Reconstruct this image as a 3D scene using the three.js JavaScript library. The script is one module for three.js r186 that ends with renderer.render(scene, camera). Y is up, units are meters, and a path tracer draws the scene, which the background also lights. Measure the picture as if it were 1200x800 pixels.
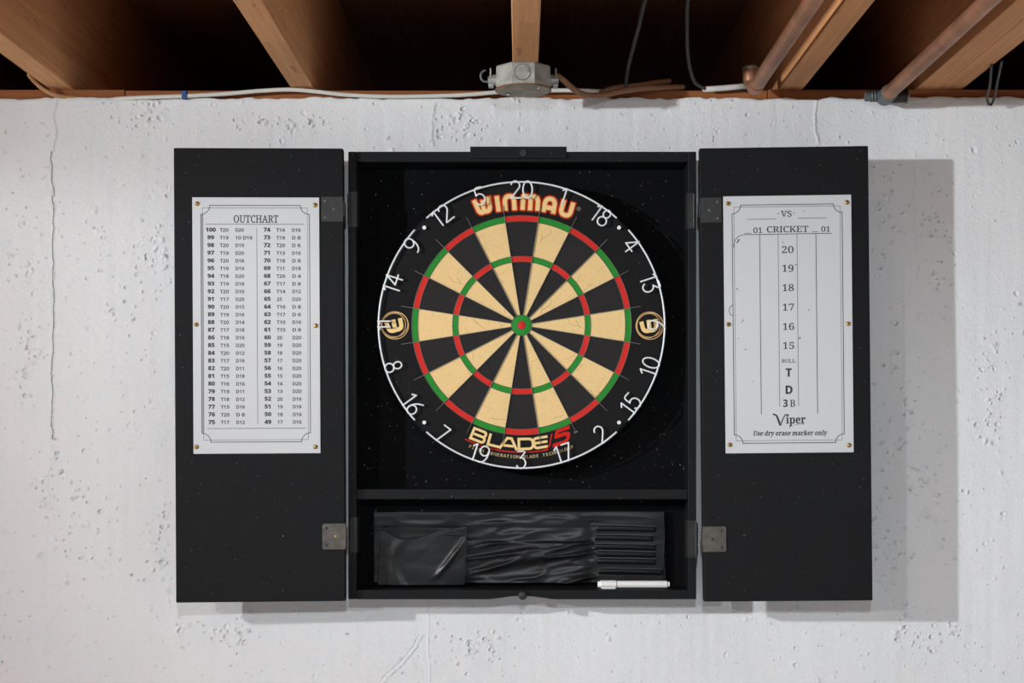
import * as THREE from 'three';
import { RoundedBoxGeometry } from 'three/addons/geometries/RoundedBoxGeometry.js';
import { mergeGeometries } from 'three/addons/utils/BufferGeometryUtils.js';

// ------------------------------------------------------------------ camera
// Shift lens: the picture plane is parallel to the wall, the optical axis meets the photograph at pixel (611, 510).
const D = 2.31, F = 1700, CX = 611, CY = 510;
const scene = new THREE.Scene();
const camera = new THREE.PerspectiveCamera(2 * Math.atan(400 / F) * 180 / Math.PI, 1.5, 0.05, 30);
camera.position.set(0, 0, D);
camera.lookAt(0, 0, 0);
camera.setViewOffset(1200, 800, 600 - CX, 400 - CY, 1200, 800);
camera.updateProjectionMatrix();
scene.add(camera);
const renderer = new THREE.WebGLRenderer({ antialias: true });
renderer.toneMapping = THREE.LinearToneMapping;
renderer.toneMappingExposure = 0.79;
renderer.shadowMap.enabled = true;
scene.background = new THREE.Color(0x000000);

// unseen lamps outside the frame, their kind and strength chosen to light the wall
const UNSEEN_FLOOD = { at: [-2.03, 0.47, 1.66], towards: [0.99, 0.03, -0.01], cone: 65, power: 38, color: [0.93, 1.0, 1.05], size: 1.8 };
const UNSEEN_BAY = { at: [-1.9, 0.61, 3.1], power: 7.5, color: [0.93, 1.0, 1.05], size: 1.3 };
const UNSEEN_REAR = { at: [0.006, 0.512, 2.52], power: 4.5, color: [0.885, 1.0, 1.09], size: 1 };

// ------------------------------------------------------------------ helpers
function rng(a) { return () => { a |= 0; a = (a + 0x6d2b79f5) | 0; let t = Math.imul(a ^ (a >>> 15), 1 | a); t = (t + Math.imul(t ^ (t >>> 7), 61 | t)) ^ t; return ((t ^ (t >>> 14)) >>> 0) / 4294967296; }; }
const V = (x, y, z) => new THREE.Vector3(x, y, z);
const P = (px, py, z) => V((px - CX) * (D - z) / F, -(py - CY) * (D - z) / F, z);     // photograph pixel on the plane at distance z from the wall
const taken = {};
function numbered(n) { const k = taken[n] = (taken[n] ?? -1) + 1; return k ? n + '_' + String(k).padStart(3, '0') : n; }
function mesh(name, geo, mat, parent) {
  const m = new THREE.Mesh(geo, mat); m.name = parent ? name : numbered(name);
  m.castShadow = m.receiveShadow = true; (parent || scene).add(m); return m;
}
function thing(name, label, category, pos = [0, 0, 0], group) {
  const g = new THREE.Group(); g.name = numbered(name); g.position.set(...pos); g.userData = { label, category };
  if (group) g.userData.group = group; scene.add(g); return g;
}
function setting(m, label, category) { m.userData.kind = 'structure'; if (label) m.userData.label = label; if (category) m.userData.category = category; return m; }
function part(m, label) { if (label) m.userData.label = label; return m; }
function metricUV(geo, swap = false, du = 0, dv = 0) {            // uv in metres, projected along the strongest normal axis
  const p = geo.attributes.position, n = geo.attributes.normal, uv = new Float32Array(p.count * 2);
  for (let i = 0; i < p.count; i++) {
    const x = p.getX(i), y = p.getY(i), z = p.getZ(i), ax = Math.abs(n.getX(i)), ay = Math.abs(n.getY(i)), az = Math.abs(n.getZ(i));
    let u, v;
    if (ax >= ay && ax >= az) { u = y; v = z; } else if (ay >= az) { u = x; v = z; } else { u = x; v = y; }
    if (swap) [u, v] = [v, u];
    uv[2 * i] = u + du; uv[2 * i + 1] = v + dv;
  }
  geo.setAttribute('uv', new THREE.BufferAttribute(uv, 2)); return geo;
}
function box(x0, x1, y0, y1, z0, z1, r = 0.0012, swap = false, du = 0, dv = 0) {
  const g = r > 0 ? new RoundedBoxGeometry(x1 - x0, y1 - y0, z1 - z0, 2, Math.min(r, (x1 - x0) / 2.2, (y1 - y0) / 2.2, (z1 - z0) / 2.2)) : new THREE.BoxGeometry(x1 - x0, y1 - y0, z1 - z0);
  g.translate((x0 + x1) / 2, (y0 + y1) / 2, (z0 + z1) / 2); return metricUV(g, swap, du, dv);
}
function flat(gs) { return mergeGeometries(gs.map((g) => { const k = g.index ? g.toNonIndexed() : g; for (const a of Object.keys(k.attributes)) if (!['position', 'normal', 'uv'].includes(a)) k.deleteAttribute(a); return k; })); }
function rod(a, b, r, seg = 10, r2 = r) {
  const d = b.clone().sub(a), g = new THREE.CylinderGeometry(r2, r, d.length(), seg, 1);
  g.applyQuaternion(new THREE.Quaternion().setFromUnitVectors(V(0, 1, 0), d.clone().normalize())); g.translate(...a.clone().add(b).multiplyScalar(0.5)); return g;
}
function tube(pts, r, seg = 60, rad = 8) {
  const c = new THREE.CatmullRomCurve3(pts, false, 'centripetal'), g = new THREE.TubeGeometry(c, seg, r, rad, false);
  const s0 = new THREE.SphereGeometry(r, rad, 4); s0.translate(...pts[0]); const s1 = new THREE.SphereGeometry(r, rad, 4); s1.translate(...pts[pts.length - 1]);
  return flat([g, s0, s1]);
}
function discFacing(r, depth, x, y, z, seg = 20) { const g = new THREE.CylinderGeometry(r, r, depth, seg); g.rotateX(Math.PI / 2); g.translate(x, y, z); return g; }
// value noise
function hash(x, y, s) { let h = Math.imul(x, 374761393) + Math.imul(y, 668265263) + Math.imul(s, 974634777) | 0; h = Math.imul(h ^ (h >>> 13), 1274126177); return ((h ^ (h >>> 16)) >>> 0) / 4294967296; }
function noise(x, y, s = 0) {
  const xi = Math.floor(x), yi = Math.floor(y), fx = x - xi, fy = y - yi, u = fx * fx * (3 - 2 * fx), v = fy * fy * (3 - 2 * fy);
  const a = hash(xi, yi, s), b = hash(xi + 1, yi, s), c = hash(xi, yi + 1, s), d = hash(xi + 1, yi + 1, s);
  return a + (b - a) * u + (c - a) * v + (a - b - c + d) * u * v;
}
const fbm = (x, y, s, o = 4) => { let t = 0, a = 0.5; for (let k = 0; k < o; k++) { t += a * noise(x, y, s + k); x *= 2.03; y *= 2.03; a *= 0.5; } return t; };
function canvas(w, h) { const c = document.createElement('canvas'); c.width = w; c.height = h; return [c, c.getContext('2d')]; }
function tex(c, srgb = true, rx = 1, ry = 1) {
  const t = new THREE.CanvasTexture(c); t.wrapS = t.wrapT = THREE.RepeatWrapping; t.repeat.set(rx, ry); if (srgb) t.colorSpace = THREE.SRGBColorSpace; return t;
}
function dataTex(w, h, f, srgb = true, rx = 1, ry = 1, wrap = THREE.RepeatWrapping) {
  const d = new Uint8Array(w * h * 4), o = [0, 0, 0];
  for (let y = 0; y < h; y++) for (let x = 0; x < w; x++) { f(x, y, o); const i = 4 * (y * w + x); for (let k = 0; k < 3; k++) d[i + k] = Math.max(0, Math.min(255, o[k])); d[i + 3] = 255; }
  const t = new THREE.DataTexture(d, w, h); t.wrapS = t.wrapT = wrap; t.repeat.set(rx, ry); t.magFilter = THREE.LinearFilter; if (srgb) t.colorSpace = THREE.SRGBColorSpace; t.needsUpdate = true; return t;
}
const std = (o) => new THREE.MeshStandardMaterial(o);

// ------------------------------------------------------------------ materials
// painted black board with white dust specks, tile of 0.5 m
function dusty(base, count, seed, spread = 6, strong = 1) {
  const [c, g] = canvas(1024, 1024), r = rng(seed);
  g.fillStyle = `rgb(${base})`; g.fillRect(0, 0, 1024, 1024);
  for (let i = 0; i < 9000; i++) { const k = r() * spread; g.fillStyle = `rgba(255,255,255,${k / 255})`; g.fillRect(r() * 1024, r() * 1024, 1 + r() * 3, 1 + r() * 3); }
  for (let i = 0; i < count; i++) { const s = 0.8 + r() * r() * 1.7, a = Math.min(1, strong * (0.14 + 0.6 * r() * r())); g.fillStyle = `rgba(225,222,215,${a})`; g.beginPath(); g.ellipse(r() * 1024, r() * 1024, s, s * (0.5 + r() * 0.5), r() * 3, 0, 7); g.fill(); }
  return tex(c, true, 2, 2);
}
const M = {};
const phys = (o) => new THREE.MeshPhysicalMaterial(o);
M.black = phys({ map: dusty([26, 26, 27], 620, 11), roughness: 0.6, specularIntensity: 0.2 });
M.blackFrame = phys({ map: dusty([22, 22, 23], 520, 12, 6, 1.3), roughness: 0.5, specularIntensity: 0.3 });
M.blackFelt = phys({ map: dusty([17, 17, 18], 900, 13, 6, 1.9), roughness: 0.95, specularIntensity: 0.1 });
function woodTex(cols, seed, w = 512, h = 512) {                 // grain runs along v
  const a = cols[0], b = cols[1], c3 = cols[2];
  return dataTex(w, h, (x, y, o) => {
    const u = x / w, v = y / h;
    const wx = u * 34 + 1.6 * fbm(u * 5, v * 2.2, seed), grain = fbm(wx * 2.2, v * 3, seed + 9, 3), fine = noise(u * 300, v * 12, seed + 20), blot = fbm(u * 4, v * 3, seed + 30);
    let t = 0.55 * grain + 0.25 * fine + 0.4 * blot; t = Math.min(1, Math.max(0, (t - 0.2) * 1.3));
    const kn = noise(u * 90, v * 26, seed + 40) > 0.95 ? 0.84 : noise(u * 210, v * 520, seed + 44) > 0.975 ? 1.5 : 1;
    for (let k = 0; k < 3; k++) o[k] = (a[k] + (b[k] - a[k]) * t + (c3[k] - b[k]) * Math.max(0, t - 0.75)) * kn;
  }, true, 1 / 0.35, 1 / 0.9);
}
M.joist = std({ map: woodTex([[188, 130, 84], [234, 174, 120], [242, 196, 146]], 3), roughness: 0.85 });
M.joistDark = std({ map: woodTex([[176, 118, 74], [222, 158, 104], [232, 182, 130]], 8), roughness: 0.85 });
M.sill = std({ map: woodTex([[128, 74, 38], [176, 108, 60], [190, 126, 76]], 5), roughness: 0.85 });
M.boards = std({ map: woodTex([[150, 104, 68], [196, 142, 98], [208, 164, 118]], 15), roughness: 0.95 });
M.copper = std({ map: dataTex(256, 256, (x, y, o) => { const b = fbm(x / 20, y / 30, 61), s = noise(x / 5, y / 7, 66); const k = 0.75 + 0.4 * b + 0.08 * s; o[0] = 160 * k; o[1] = 112 * k; o[2] = 84 * k; }, true, 3, 3), roughness: 0.48, metalness: 0.6 });
M.solder = std({ color: 0x9c968c, roughness: 0.45, metalness: 0.7 });
M.greyMetal = std({ color: 0x6c7072, roughness: 0.55, metalness: 0.6 });
M.galvanised = std({ map: dataTex(256, 256, (x, y, o) => { const b = fbm(x / 26, y / 26, 71), k = 0.72 + 0.42 * b; o[0] = 178 * k; o[1] = 178 * k; o[2] = 170 * k; }, true, 8, 8), roughness: 0.42, metalness: 0.35 });
M.cover = std({ map: dataTex(256, 256, (x, y, o) => { const b = fbm(x / 30, y / 30, 75), k = 0.7 + 0.45 * b; o[0] = 168 * k; o[1] = 158 * k; o[2] = 140 * k; }, true, 8, 8), roughness: 0.5, metalness: 0.5 });
M.rust = std({ color: 0x8a5a38, roughness: 0.85, metalness: 0.2 });
M.hingeBronze = std({ map: dataTex(128, 128, (x, y, o) => { const k = 0.8 + 0.4 * fbm(x / 9, y / 9, 81); o[0] = 96 * k; o[1] = 90 * k; o[2] = 84 * k; }, true, 12, 12), roughness: 0.5, metalness: 0.55 });
M.hingeDark = std({ map: dataTex(128, 128, (x, y, o) => { const k = 0.8 + 0.4 * fbm(x / 9, y / 9, 85); o[0] = 54 * k; o[1] = 53 * k; o[2] = 52 * k; }, true, 12, 12), roughness: 0.5, metalness: 0.5 });
M.hingeScrew = std({ color: 0x6b6862, roughness: 0.4, metalness: 0.6 });
M.brass = std({ color: 0xc09a55, roughness: 0.3, metalness: 0.9 });
M.darkSteel = std({ color: 0x3b3835, roughness: 0.45, metalness: 0.7 });
M.plate = std({ color: 0xe2e2e2, roughness: 0.4 });
M.wire = std({ color: 0xe6e8e8, roughness: 0.4, metalness: 0.1 });
M.spider = std({ color: 0x6e6a62, roughness: 0.45, metalness: 0.7 });
M.magnet = std({ color: 0x2d2b2b, roughness: 0.5, metalness: 0.3 });
M.whiteCable = std({ color: 0xd8d4cb, roughness: 0.55 });
M.tanCable = std({ color: 0xb98a5c, roughness: 0.6 });
M.brownCable = std({ color: 0x8d6244, roughness: 0.6 });
M.greyCable = std({ color: 0x3d3937, roughness: 0.6 });
M.blueTape = std({ color: 0x2c4f86, roughness: 0.6 });
M.pouch = phys({ color: 0x151516, roughness: 0.38, specularIntensity: 0.75 });
M.painted_highlight = phys({ color: 0x4c4c4d, roughness: 0.5 });  // painted highlight colour for the loop edges
M.loop = phys({ color: 0x121213, roughness: 0.4, specularIntensity: 0.6 });
M.packet = phys({ color: 0x141516, roughness: 0.32, specularIntensity: 0.9 });
M.markerWhite = std({ color: 0xf2f1ec, roughness: 0.35 });
M.porcelain = std({ color: 0xe8e4da, roughness: 0.3 });
M.earth = std({ color: 0x7a6653, roughness: 1 });
M.roomWall = std({ color: 0xdededf, roughness: 0.95 });
M.floor = std({ map: dataTex(512, 512, (x, y, o) => { const k = 190 + 46 * fbm(x / 60, y / 60, 91) - 12 * noise(x / 3, y / 3, 95); o[0] = k * 0.98; o[1] = k; o[2] = k * 1.01; }, true, 0.5, 0.5), roughness: 0.8 });

// ------------------------------------------------------------------ room shell
const JB = 0.553, SUB = 0.79, FLOOR = -1.56, XL = -3.3, XR = 2.3, ZF = 6.4, ZC = -1.05, WTOP = 0.5365;
// painted concrete wall: height and colour maps at 1 mm, window x -1.0 .. 1.048, y -0.76 .. 0.605
const WW = 2048, WH = 1365, WX0 = -1.0, WY0 = -0.76;
const wallH = new Float32Array(WW * WH), wallDirt = new Float32Array(WW * WH);
{
  const wr = rng(4242);
  for (let y = 0; y < WH; y++) for (let x = 0; x < WW; x++) {
    const b = fbm(x / 70, y / 110, 1, 3), m = fbm(x / 14, y / 17, 5, 2), f = noise(x / 3.1, y / 3.1, 9) * 0.65 + noise(x / 1.6, y / 1.6, 10) * 0.35;
    wallH[y * WW + x] = 1.5 * b + 0.46 * m + 0.44 * f + 0.5 * noise(x / 11, y / 150, 14);
  }
  const bump = (cx, cy, r, amp, asp = 1, rot = 0, dirt = 0) => {
    const R = Math.ceil(r * 2.6), c = Math.cos(rot), s = Math.sin(rot);
    for (let y = Math.max(0, cy - R | 0); y <= Math.min(WH - 1, cy + R); y++) for (let x = Math.max(0, cx - R | 0); x <= Math.min(WW - 1, cx + R); x++) {
      const dx = x - cx, dy = y - cy, u = (dx * c + dy * s) / r, v = (-dx * s + dy * c) / (r * asp), q = (u * u + v * v) * (0.55 + 0.95 * noise(x / 2.3, y / 2.3, 57));
      if (q < 6) { const i = y * WW + x, e = Math.exp(-q * 1.3); wallH[i] += amp * e; if (amp < 0) wallH[i] += -amp * 0.35 * Math.exp(-5 * (Math.sqrt(q) - 1.35) ** 2); if (dirt) wallDirt[i] = Math.max(wallDirt[i], dirt * Math.exp(-q * 2.4)); }
    }
  };
  for (let i = 0; i < 2600; i++) { const big = wr() ** 3, x = wr() * WW, y = wr() * WH; bump(x, y, 1.3 + 2.6 * big, (wr() < 0.45 ? -1 : 1) * (0.5 + 1.1 * wr()), 0.7 + 0.9 * wr(), wr() * 3, wr() < 0.05 ? 0.2 + 0.3 * wr() : 0); }
  const clusters = [[150, 330, 50, 90], [30, 290, 30, 60], [185, 300, 20, 40], [1040, 250, 25, 60], [1050, 470, 30, 80], [1085, 560, 35, 70], [1040, 640, 25, 50], [1100, 300, 20, 60], [90, 640, 40, 70], [185, 640, 20, 60], [560, 755, 40, 20], [260, 745, 50, 20], [1080, 745, 50, 20], [60, 560, 30, 50], [30, 420, 20, 60], [320, 145, 60, 8], [540, 140, 30, 20], [160, 130, 40, 20], [1160, 460, 20, 60]];
  for (const [px, py, sx, sy] of clusters) for (let k = 0; k < 34; k++) {
    const g = (a) => a * (wr() + wr() + wr() - 1.5), p = P(px + g(sx) * 1.1, py + g(sy) * 1.1, 0);
    bump((p.x - WX0) * 1000, (p.y - WY0) * 1000, 1.4 + 2.4 * wr() ** 2, (wr() < 0.45 ? -1 : 1) * (0.8 + 1.6 * wr()), 0.7 + wr(), wr() * 3);
  }
  // cracks and form seams, drawn along photograph pixels
  const trace = (pts, r, amp, dirt, jitter) => {
    for (let i = 0; i + 1 < pts.length; i++) {
      const a = P(...pts[i], 0), b = P(...pts[i + 1], 0), n = Math.ceil(a.distanceTo(b) * 1000 / (r * 0.7));
      for (let k = 0; k < n; k++) { const t = k / n, x = (a.x + (b.x - a.x) * t - WX0) * 1000 + (noise((i * 50 + k) / 14, 3, 50) - 0.5) * jitter, y = (a.y + (b.y - a.y) * t - WY0) * 1000; bump(x, y, r * (0.8 + 0.4 * wr()), amp, 1, 0, dirt); }
    }
  };
  trace([[60, 178], [62, 230], [61, 300], [62, 360], [60, 440], [61, 515]], 1.2, -0.7, 0.6, 4);
  trace([[58, 178], [60, 230], [59, 300], [59, 360], [58, 440], [59, 515], [54, 600], [52, 700], [53, 800]], 2.4, 0.22, 0, 8);
  trace([[66, 118], [64, 178]], 2.6, 0.4, 0.12, 12);
  trace([[502, 712], [502, 760], [503, 800]], 1.6, 0.35, 0, 2);
  trace([[509, 122], [508, 150], [507, 172]], 3, 0.3, 0.15, 8);
  trace([[957, 118], [956, 145], [958, 170]], 2.4, 0.5, 0, 6);
  trace([[1074, 190], [1072, 260], [1076, 330]], 1.6, 0.3, 0, 6);
  trace([[492, 742], [484, 758], [466, 778], [452, 790], [444, 800]], 1.4, -0.5, 0, 2);
  trace([[495, 744], [487, 760], [469, 780], [455, 792], [447, 802]], 1.4, 0.5, 0, 2);
}
const wallBump = dataTex(WW, WH, (x, y, o) => { const k = 128 + 24 * (wallH[y * WW + x] - 1.4); o[0] = o[1] = o[2] = k; }, false, 1, 1, THREE.MirroredRepeatWrapping);
const wallMap = dataTex(WW, WH, (x, y, o) => {
  const st = fbm(x / 160, y / 210, 31, 4), sp = noise(x / 2.2, y / 2.2, 37);
  const k = 1 - 0.62 * wallDirt[y * WW + x] + 0.05 * (st - 0.5) + 0.02 * (sp - 0.5);
  o[0] = 229 * k; o[1] = 228 * k; o[2] = 227 * k;
}, true, 1, 1, THREE.MirroredRepeatWrapping);
M.concrete = std({ map: wallMap, bumpMap: wallBump, bumpScale: 0.0125, roughness: 0.9 });
{
  // front face with a ragged top edge and gentle waves, closed by a body behind it
  const pos = [], uv = [], idx = [], xs = [], ys = [];
  for (let x = XL; x < -1.001; x += 0.2) xs.push(x); for (let x = -1; x <= 1.0001; x += 0.006) xs.push(x); for (let x = 1.2; x < XR; x += 0.2) xs.push(x); xs.push(XR);
  for (let y = FLOOR - 0.1; y < 0.4; y += 0.08) ys.push(y); for (const y of [0.42, 0.46, 0.5, 0.515, 0.525, 0.531]) ys.push(y);
  const topY = (x) => WTOP + 0.0035 * (noise(x * 34, 0, 71) - 0.5) + 0.003 * (noise(x * 95, 0, 73) - 0.5) + 0.002 * (noise(x * 9, 0, 75) - 0.5);
  const nx = xs.length, cols = [...ys, 'top', 'lip', 'back'];
  for (const y of cols) for (const x of xs) {
    let Y = y, Z = 0.003 * (fbm(x * 3, (+y || 0.53) * 3, 77, 2) - 0.4) - 0.0005;
    if (y === 'top') Y = topY(x); else if (y === 'lip') { Y = topY(x) + 0.0012; Z -= 0.004; } else if (y === 'back') { Y = topY(x) - 0.001; Z = -0.34; }
    pos.push(x, Y, Z); uv.push((x - WX0) / 2.048, (Y - WY0) / 1.365 + (y === 'back' ? 0.15 : 0));
  }
  for (let j = 0; j + 1 < cols.length; j++) for (let i = 0; i + 1 < nx; i++) { const a = j * nx + i; idx.push(a, a + 1, a + nx, a + 1, a + nx + 1, a + nx); }
  const b0 = pos.length / 3, yb = FLOOR - 0.1;
  for (const [x, y] of [[XL, yb], [XR, yb], [XR, WTOP - 0.003], [XL, WTOP - 0.003]]) { pos.push(x, y, -0.34); uv.push(x / 2, y / 1.4); }
  idx.push(b0, b0 + 2, b0 + 1, b0, b0 + 3, b0 + 2);
  const g = new THREE.BufferGeometry(); g.setAttribute('position', new THREE.Float32BufferAttribute(pos, 3)); g.setAttribute('uv', new THREE.Float32BufferAttribute(uv, 2)); g.setIndex(idx); g.computeVertexNormals();
  setting(mesh('wall_back', g, M.concrete), 'white painted rough concrete basement wall', 'wall');
}
setting(mesh('wall_left', box(XL - 0.2, XL, FLOOR - 0.1, SUB + 0.1, ZC, ZF + 0.2, 0), M.roomWall), 'white painted side wall of the basement left of the cabinet', 'wall');
setting(mesh('wall_right', box(XR, XR + 0.2, FLOOR - 0.1, SUB + 0.1, ZC, ZF + 0.2, 0), M.roomWall), 'white painted side wall of the basement right of the cabinet', 'wall');
setting(mesh('wall_front', box(XL - 0.2, XR + 0.2, FLOOR - 0.1, SUB + 0.1, ZF, ZF + 0.2, 0), std({ color: 0x8f8d89, roughness: 0.95 })), 'unseen wall facing the dartboard wall, kept grey so little light reaches the joist bays', 'wall');  // unseen wall, set back and greyed to dim the joist bays
setting(mesh('floor', box(XL - 0.2, XR + 0.2, FLOOR - 0.15, FLOOR, -0.34, ZF + 0.2, 0), M.floor), 'bare grey concrete basement floor', 'floor');
const ceiling = setting(mesh('ceiling', box(XL - 0.2, XR + 0.2, SUB, SUB + 0.03, ZC - 0.2, ZF + 0.2, 0), M.boards), 'underside of floor boards above open wooden joists', 'ceiling');
// the joists run on over the wall into an unseen crawl space, placed to keep the bays dark
setting(mesh('unseen_wall_rear', box(XL - 0.2, XR + 0.2, FLOOR - 0.1, SUB, ZC - 0.2, ZC, 0), std({ color: 0x8f8d89, roughness: 0.95 })), 'unseen concrete wall closing the crawl space that is placed to keep the joist bays dark', 'wall');
setting(mesh('floor', box(XL, XR, 0.02, 0.1, ZC, -0.335, 0), M.earth), 'unseen earth floor of the crawl space placed behind the wall to keep the joist bays dark', 'floor');
const sill = setting(mesh('trim_2', flat([box(XL, -0.635, 0.532, JB, -0.30, -0.012, 0.001, true), box(-0.634, 0.394, 0.532, JB - 0.001, -0.30, -0.0135, 0.001, true, 0.2, 0.3), box(0.395, XR, 0.532, JB, -0.30, -0.011, 0.001, true, 0.5)]), M.sill), 'reddish brown wooden sill board on top of the wall', 'board');
{
  const jr = rng(77), spans = [[-0.755, -0.717], [-0.367, -0.331], [-0.013, 0.025], [0.412, 0.45], [0.63, 0.6675], [0.6685, 0.706]];
  for (const x of [-1.16, -1.56, -2.03, -2.43, -2.84, -3.24, 1.1, 1.5, 1.91]) spans.push([x - 0.019, x + 0.019]);
  spans.forEach(([a, b], i) => { const low = (i === 5 ? 0.001 : 0); mesh('joist', box(a, b, JB + low, SUB, ZC, ZF, 0.0015, false, jr() * 3, jr() * 5), i === 3 || i === 4 || i === 5 ? M.joistDark : M.joist, ceiling); });
}

// ------------------------------------------------------------------ unseen lamps (outside the frame)
function lampholder(spec, mountY, label) {
  const [x, y, z] = spec.at, g = thing('unseen_bulb_lampholder', label, 'lamp', [x, mountY, z]), h = y - mountY;
  const prof = [[0, 0], [0.055, 0], [0.055, -0.012], [0.04, -0.022], [0.024, Math.max(h + 0.052, -0.03)], [0.02, h + 0.04], [0, h + 0.04]].map(([a, b]) => new THREE.Vector2(a, b));
  mesh('base', new THREE.LatheGeometry(prof, 28), M.porcelain, g);
  const bulb = mesh('bulb', (() => { const s = new THREE.SphereGeometry(0.03, 24, 16); s.scale(1, 1.25, 1); s.translate(0, h, 0); return s; })(), std({ color: 0xffffff, emissive: 0xfff4e6, emissiveIntensity: 6 }), g);
  bulb.castShadow = false;
  const l = new THREE.PointLight(new THREE.Color().setRGB(...spec.color), spec.power, 0, 2); l.position.set(0, h, 0); l.castShadow = true; l.shadow.radius = spec.size; g.add(l);
}
{
  // unseen lamp at the left, aimed along the wall to light it evenly
  const o = UNSEEN_FLOOD, g = thing('unseen_flood_lamp', 'unseen flood lamp on a bracket at the left, aimed along the wall to light it evenly', 'lamp', [o.at[0], JB, o.at[2]]);
  const h = o.at[1] - JB, dir = V(...o.towards).normalize(), q = new THREE.Quaternion().setFromUnitVectors(V(0, 1, 0), dir);
  const shell = new THREE.LatheGeometry([[0, -0.1], [0.022, -0.1], [0.026, -0.06], [0.044, -0.012], [0.046, -0.006], [0.042, -0.006], [0.022, -0.055], [0, -0.058]].map(([a, b]) => new THREE.Vector2(a, b)), 32); shell.applyQuaternion(q); shell.translate(0, h, 0);
  mesh('housing', shell, M.darkSteel, g);
  const back = dir.clone().multiplyScalar(-0.075).add(V(0, h, 0));
  mesh('bracket', flat([rod(V(back.x, 0, back.z), back, 0.006, 12), rod(V(back.x, 0, back.z), V(back.x, -0.008, back.z), 0.03, 20)]), M.darkSteel, g);
  const face = new THREE.CylinderGeometry(0.036, 0.036, 0.004, 28); face.translate(0, -0.012, 0); face.applyQuaternion(q); face.translate(0, h, 0);
  mesh('lamp_glass', face, std({ color: 0xffffff, emissive: 0xfff8f0, emissiveIntensity: 4 }), g);
  const l = new THREE.SpotLight(new THREE.Color().setRGB(...o.color), o.power, 0, o.cone * Math.PI / 180, 1, 2); l.position.set(0, h, 0); l.target.position.set(dir.x, h + dir.y, dir.z); l.castShadow = true; l.shadow.radius = o.size; g.add(l); g.add(l.target); l.target.name = 'lamp_aim';
}
lampholder(UNSEEN_BAY, SUB, 'bare bulb in a white porcelain holder, out of view in a joist bay, placed to light the wall from the left');  // out of view, lights the wall from the left
{
  // unseen bulb lighting the wall; its shallow shield is added to darken the joist bays
  const o = UNSEEN_REAR, g = thing('unseen_rear_lamp', 'unseen lamp under the middle joist lighting the wall, with a shield added to keep the joist bays dark', 'lamp', [o.at[0], JB, o.at[2]]), h = o.at[1] - JB;
  const V2 = ([a, b]) => new THREE.Vector2(a, b);
  mesh('added_light_shield', new THREE.LatheGeometry([[0, 0], [0.05, 0], [0.1, -0.016], [0.135, h + 0.0015], [0.133, h + 0.0015], [0.099, -0.0185], [0.05, -0.003], [0, -0.003]].map(V2), 48), M.porcelain, g);
  const bulb = mesh('bulb', (() => { const q = new THREE.SphereGeometry(0.02, 20, 14); q.translate(0, h, 0); return q; })(), std({ color: 0xffffff, emissive: 0xfff4e6, emissiveIntensity: 6 }), g); bulb.castShadow = false;
  const l = new THREE.PointLight(new THREE.Color().setRGB(...o.color), o.power, 0, 2); l.position.set(0, h, 0); l.castShadow = true; l.shadow.radius = o.size; g.add(l);
}

// ------------------------------------------------------------------ dartboard cabinet
const ZB = 0.069, ZD = 0.097, TH = 0.018, SB = (D - ZB) / F;
const bx0 = -203 * SB, bx1 = 205 * SB, byT = 332.5 * SB, byB = -192 * SB, SIDE = 0.0128;
const inB = -181 * SB, divT = -63 * SB, divB = -75 * SB;
const cab = thing('dartboard_cabinet', 'black wooden dartboard cabinet with both doors folded open on the white wall', 'cabinet', [0, byB, 0]);
const cmesh = (name, geo, mat) => { geo.translate(0, -byB, 0); return mesh(name, geo, mat, cab); };
cmesh('back_panel', box(bx0 + 0.004, bx1 - 0.004, byB + 0.004, byT - 0.004, 0.003, 0.012, 0.0005), M.blackFelt);
cmesh('side_panel', box(bx0, bx0 + SIDE, byB, byT, 0.003, ZB, 0.0014), M.blackFrame);
cmesh('side_panel', box(bx1 - SIDE, bx1, byB, byT, 0.003, ZB, 0.0014, false, 0.2, 0.1), M.blackFrame);
cmesh('top_panel', box(bx0 + SIDE, bx1 - SIDE, byT - 0.016, byT, 0.003, ZB - 0.0005, 0.0012), M.blackFrame);
cmesh('shelf', box(bx0 + SIDE, bx1 - SIDE, divB, divT, 0.012, ZB - 0.002, 0.0012, false, 0.1), M.blackFrame);
{
  // bottom board with a shallow finger notch in its lower front edge
  const nx0 = -29 * SB, nx1 = 30 * SB, top = inB - byB, s = new THREE.Shape();
  s.moveTo(bx0 + SIDE, 0); s.lineTo(nx0 - 0.012, 0);
  for (let k = 0; k <= 16; k++) { const t = k / 16; s.lineTo(nx0 - 0.012 + (nx1 - nx0 + 0.024) * t, 0.0052 * Math.sin(Math.PI * t) ** 1.3); }
  s.lineTo(bx1 - SIDE, 0); s.lineTo(bx1 - SIDE, top); s.lineTo(bx0 + SIDE, top); s.closePath();
  const g = new THREE.ExtrudeGeometry(s, { depth: ZB - 0.0045, bevelEnabled: true, bevelSize: 0.0008, bevelThickness: 0.0008, bevelSegments: 2, bevelOffset: -0.0008 }); g.translate(0, 0, 0.0038);
  mesh('bottom_panel', metricUV(g), M.blackFrame, cab);
}
cmesh('door_stop', box(-60 * SB, 53 * SB, 324 * SB, 338 * SB, 0.044, ZB + 0.003, 0.001), M.blackFrame);
cmesh('magnet', discFacing(0.0052, 0.003, 2 * SB, 330 * SB, ZB + 0.0035, 22), M.magnet);
cmesh('magnet', (() => { const g = new THREE.LatheGeometry([[0, 0.006], [0.005, 0.0055], [0.0066, 0.004], [0.007, 0.002], [0.007, -0.006], [0, -0.006]].map(([a, b]) => new THREE.Vector2(a, b)), 24); g.rotateX(Math.PI / 2); g.translate(1.5 * SB, -187 * SB, ZB + 0.004); return g; })(), M.magnet);

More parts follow.
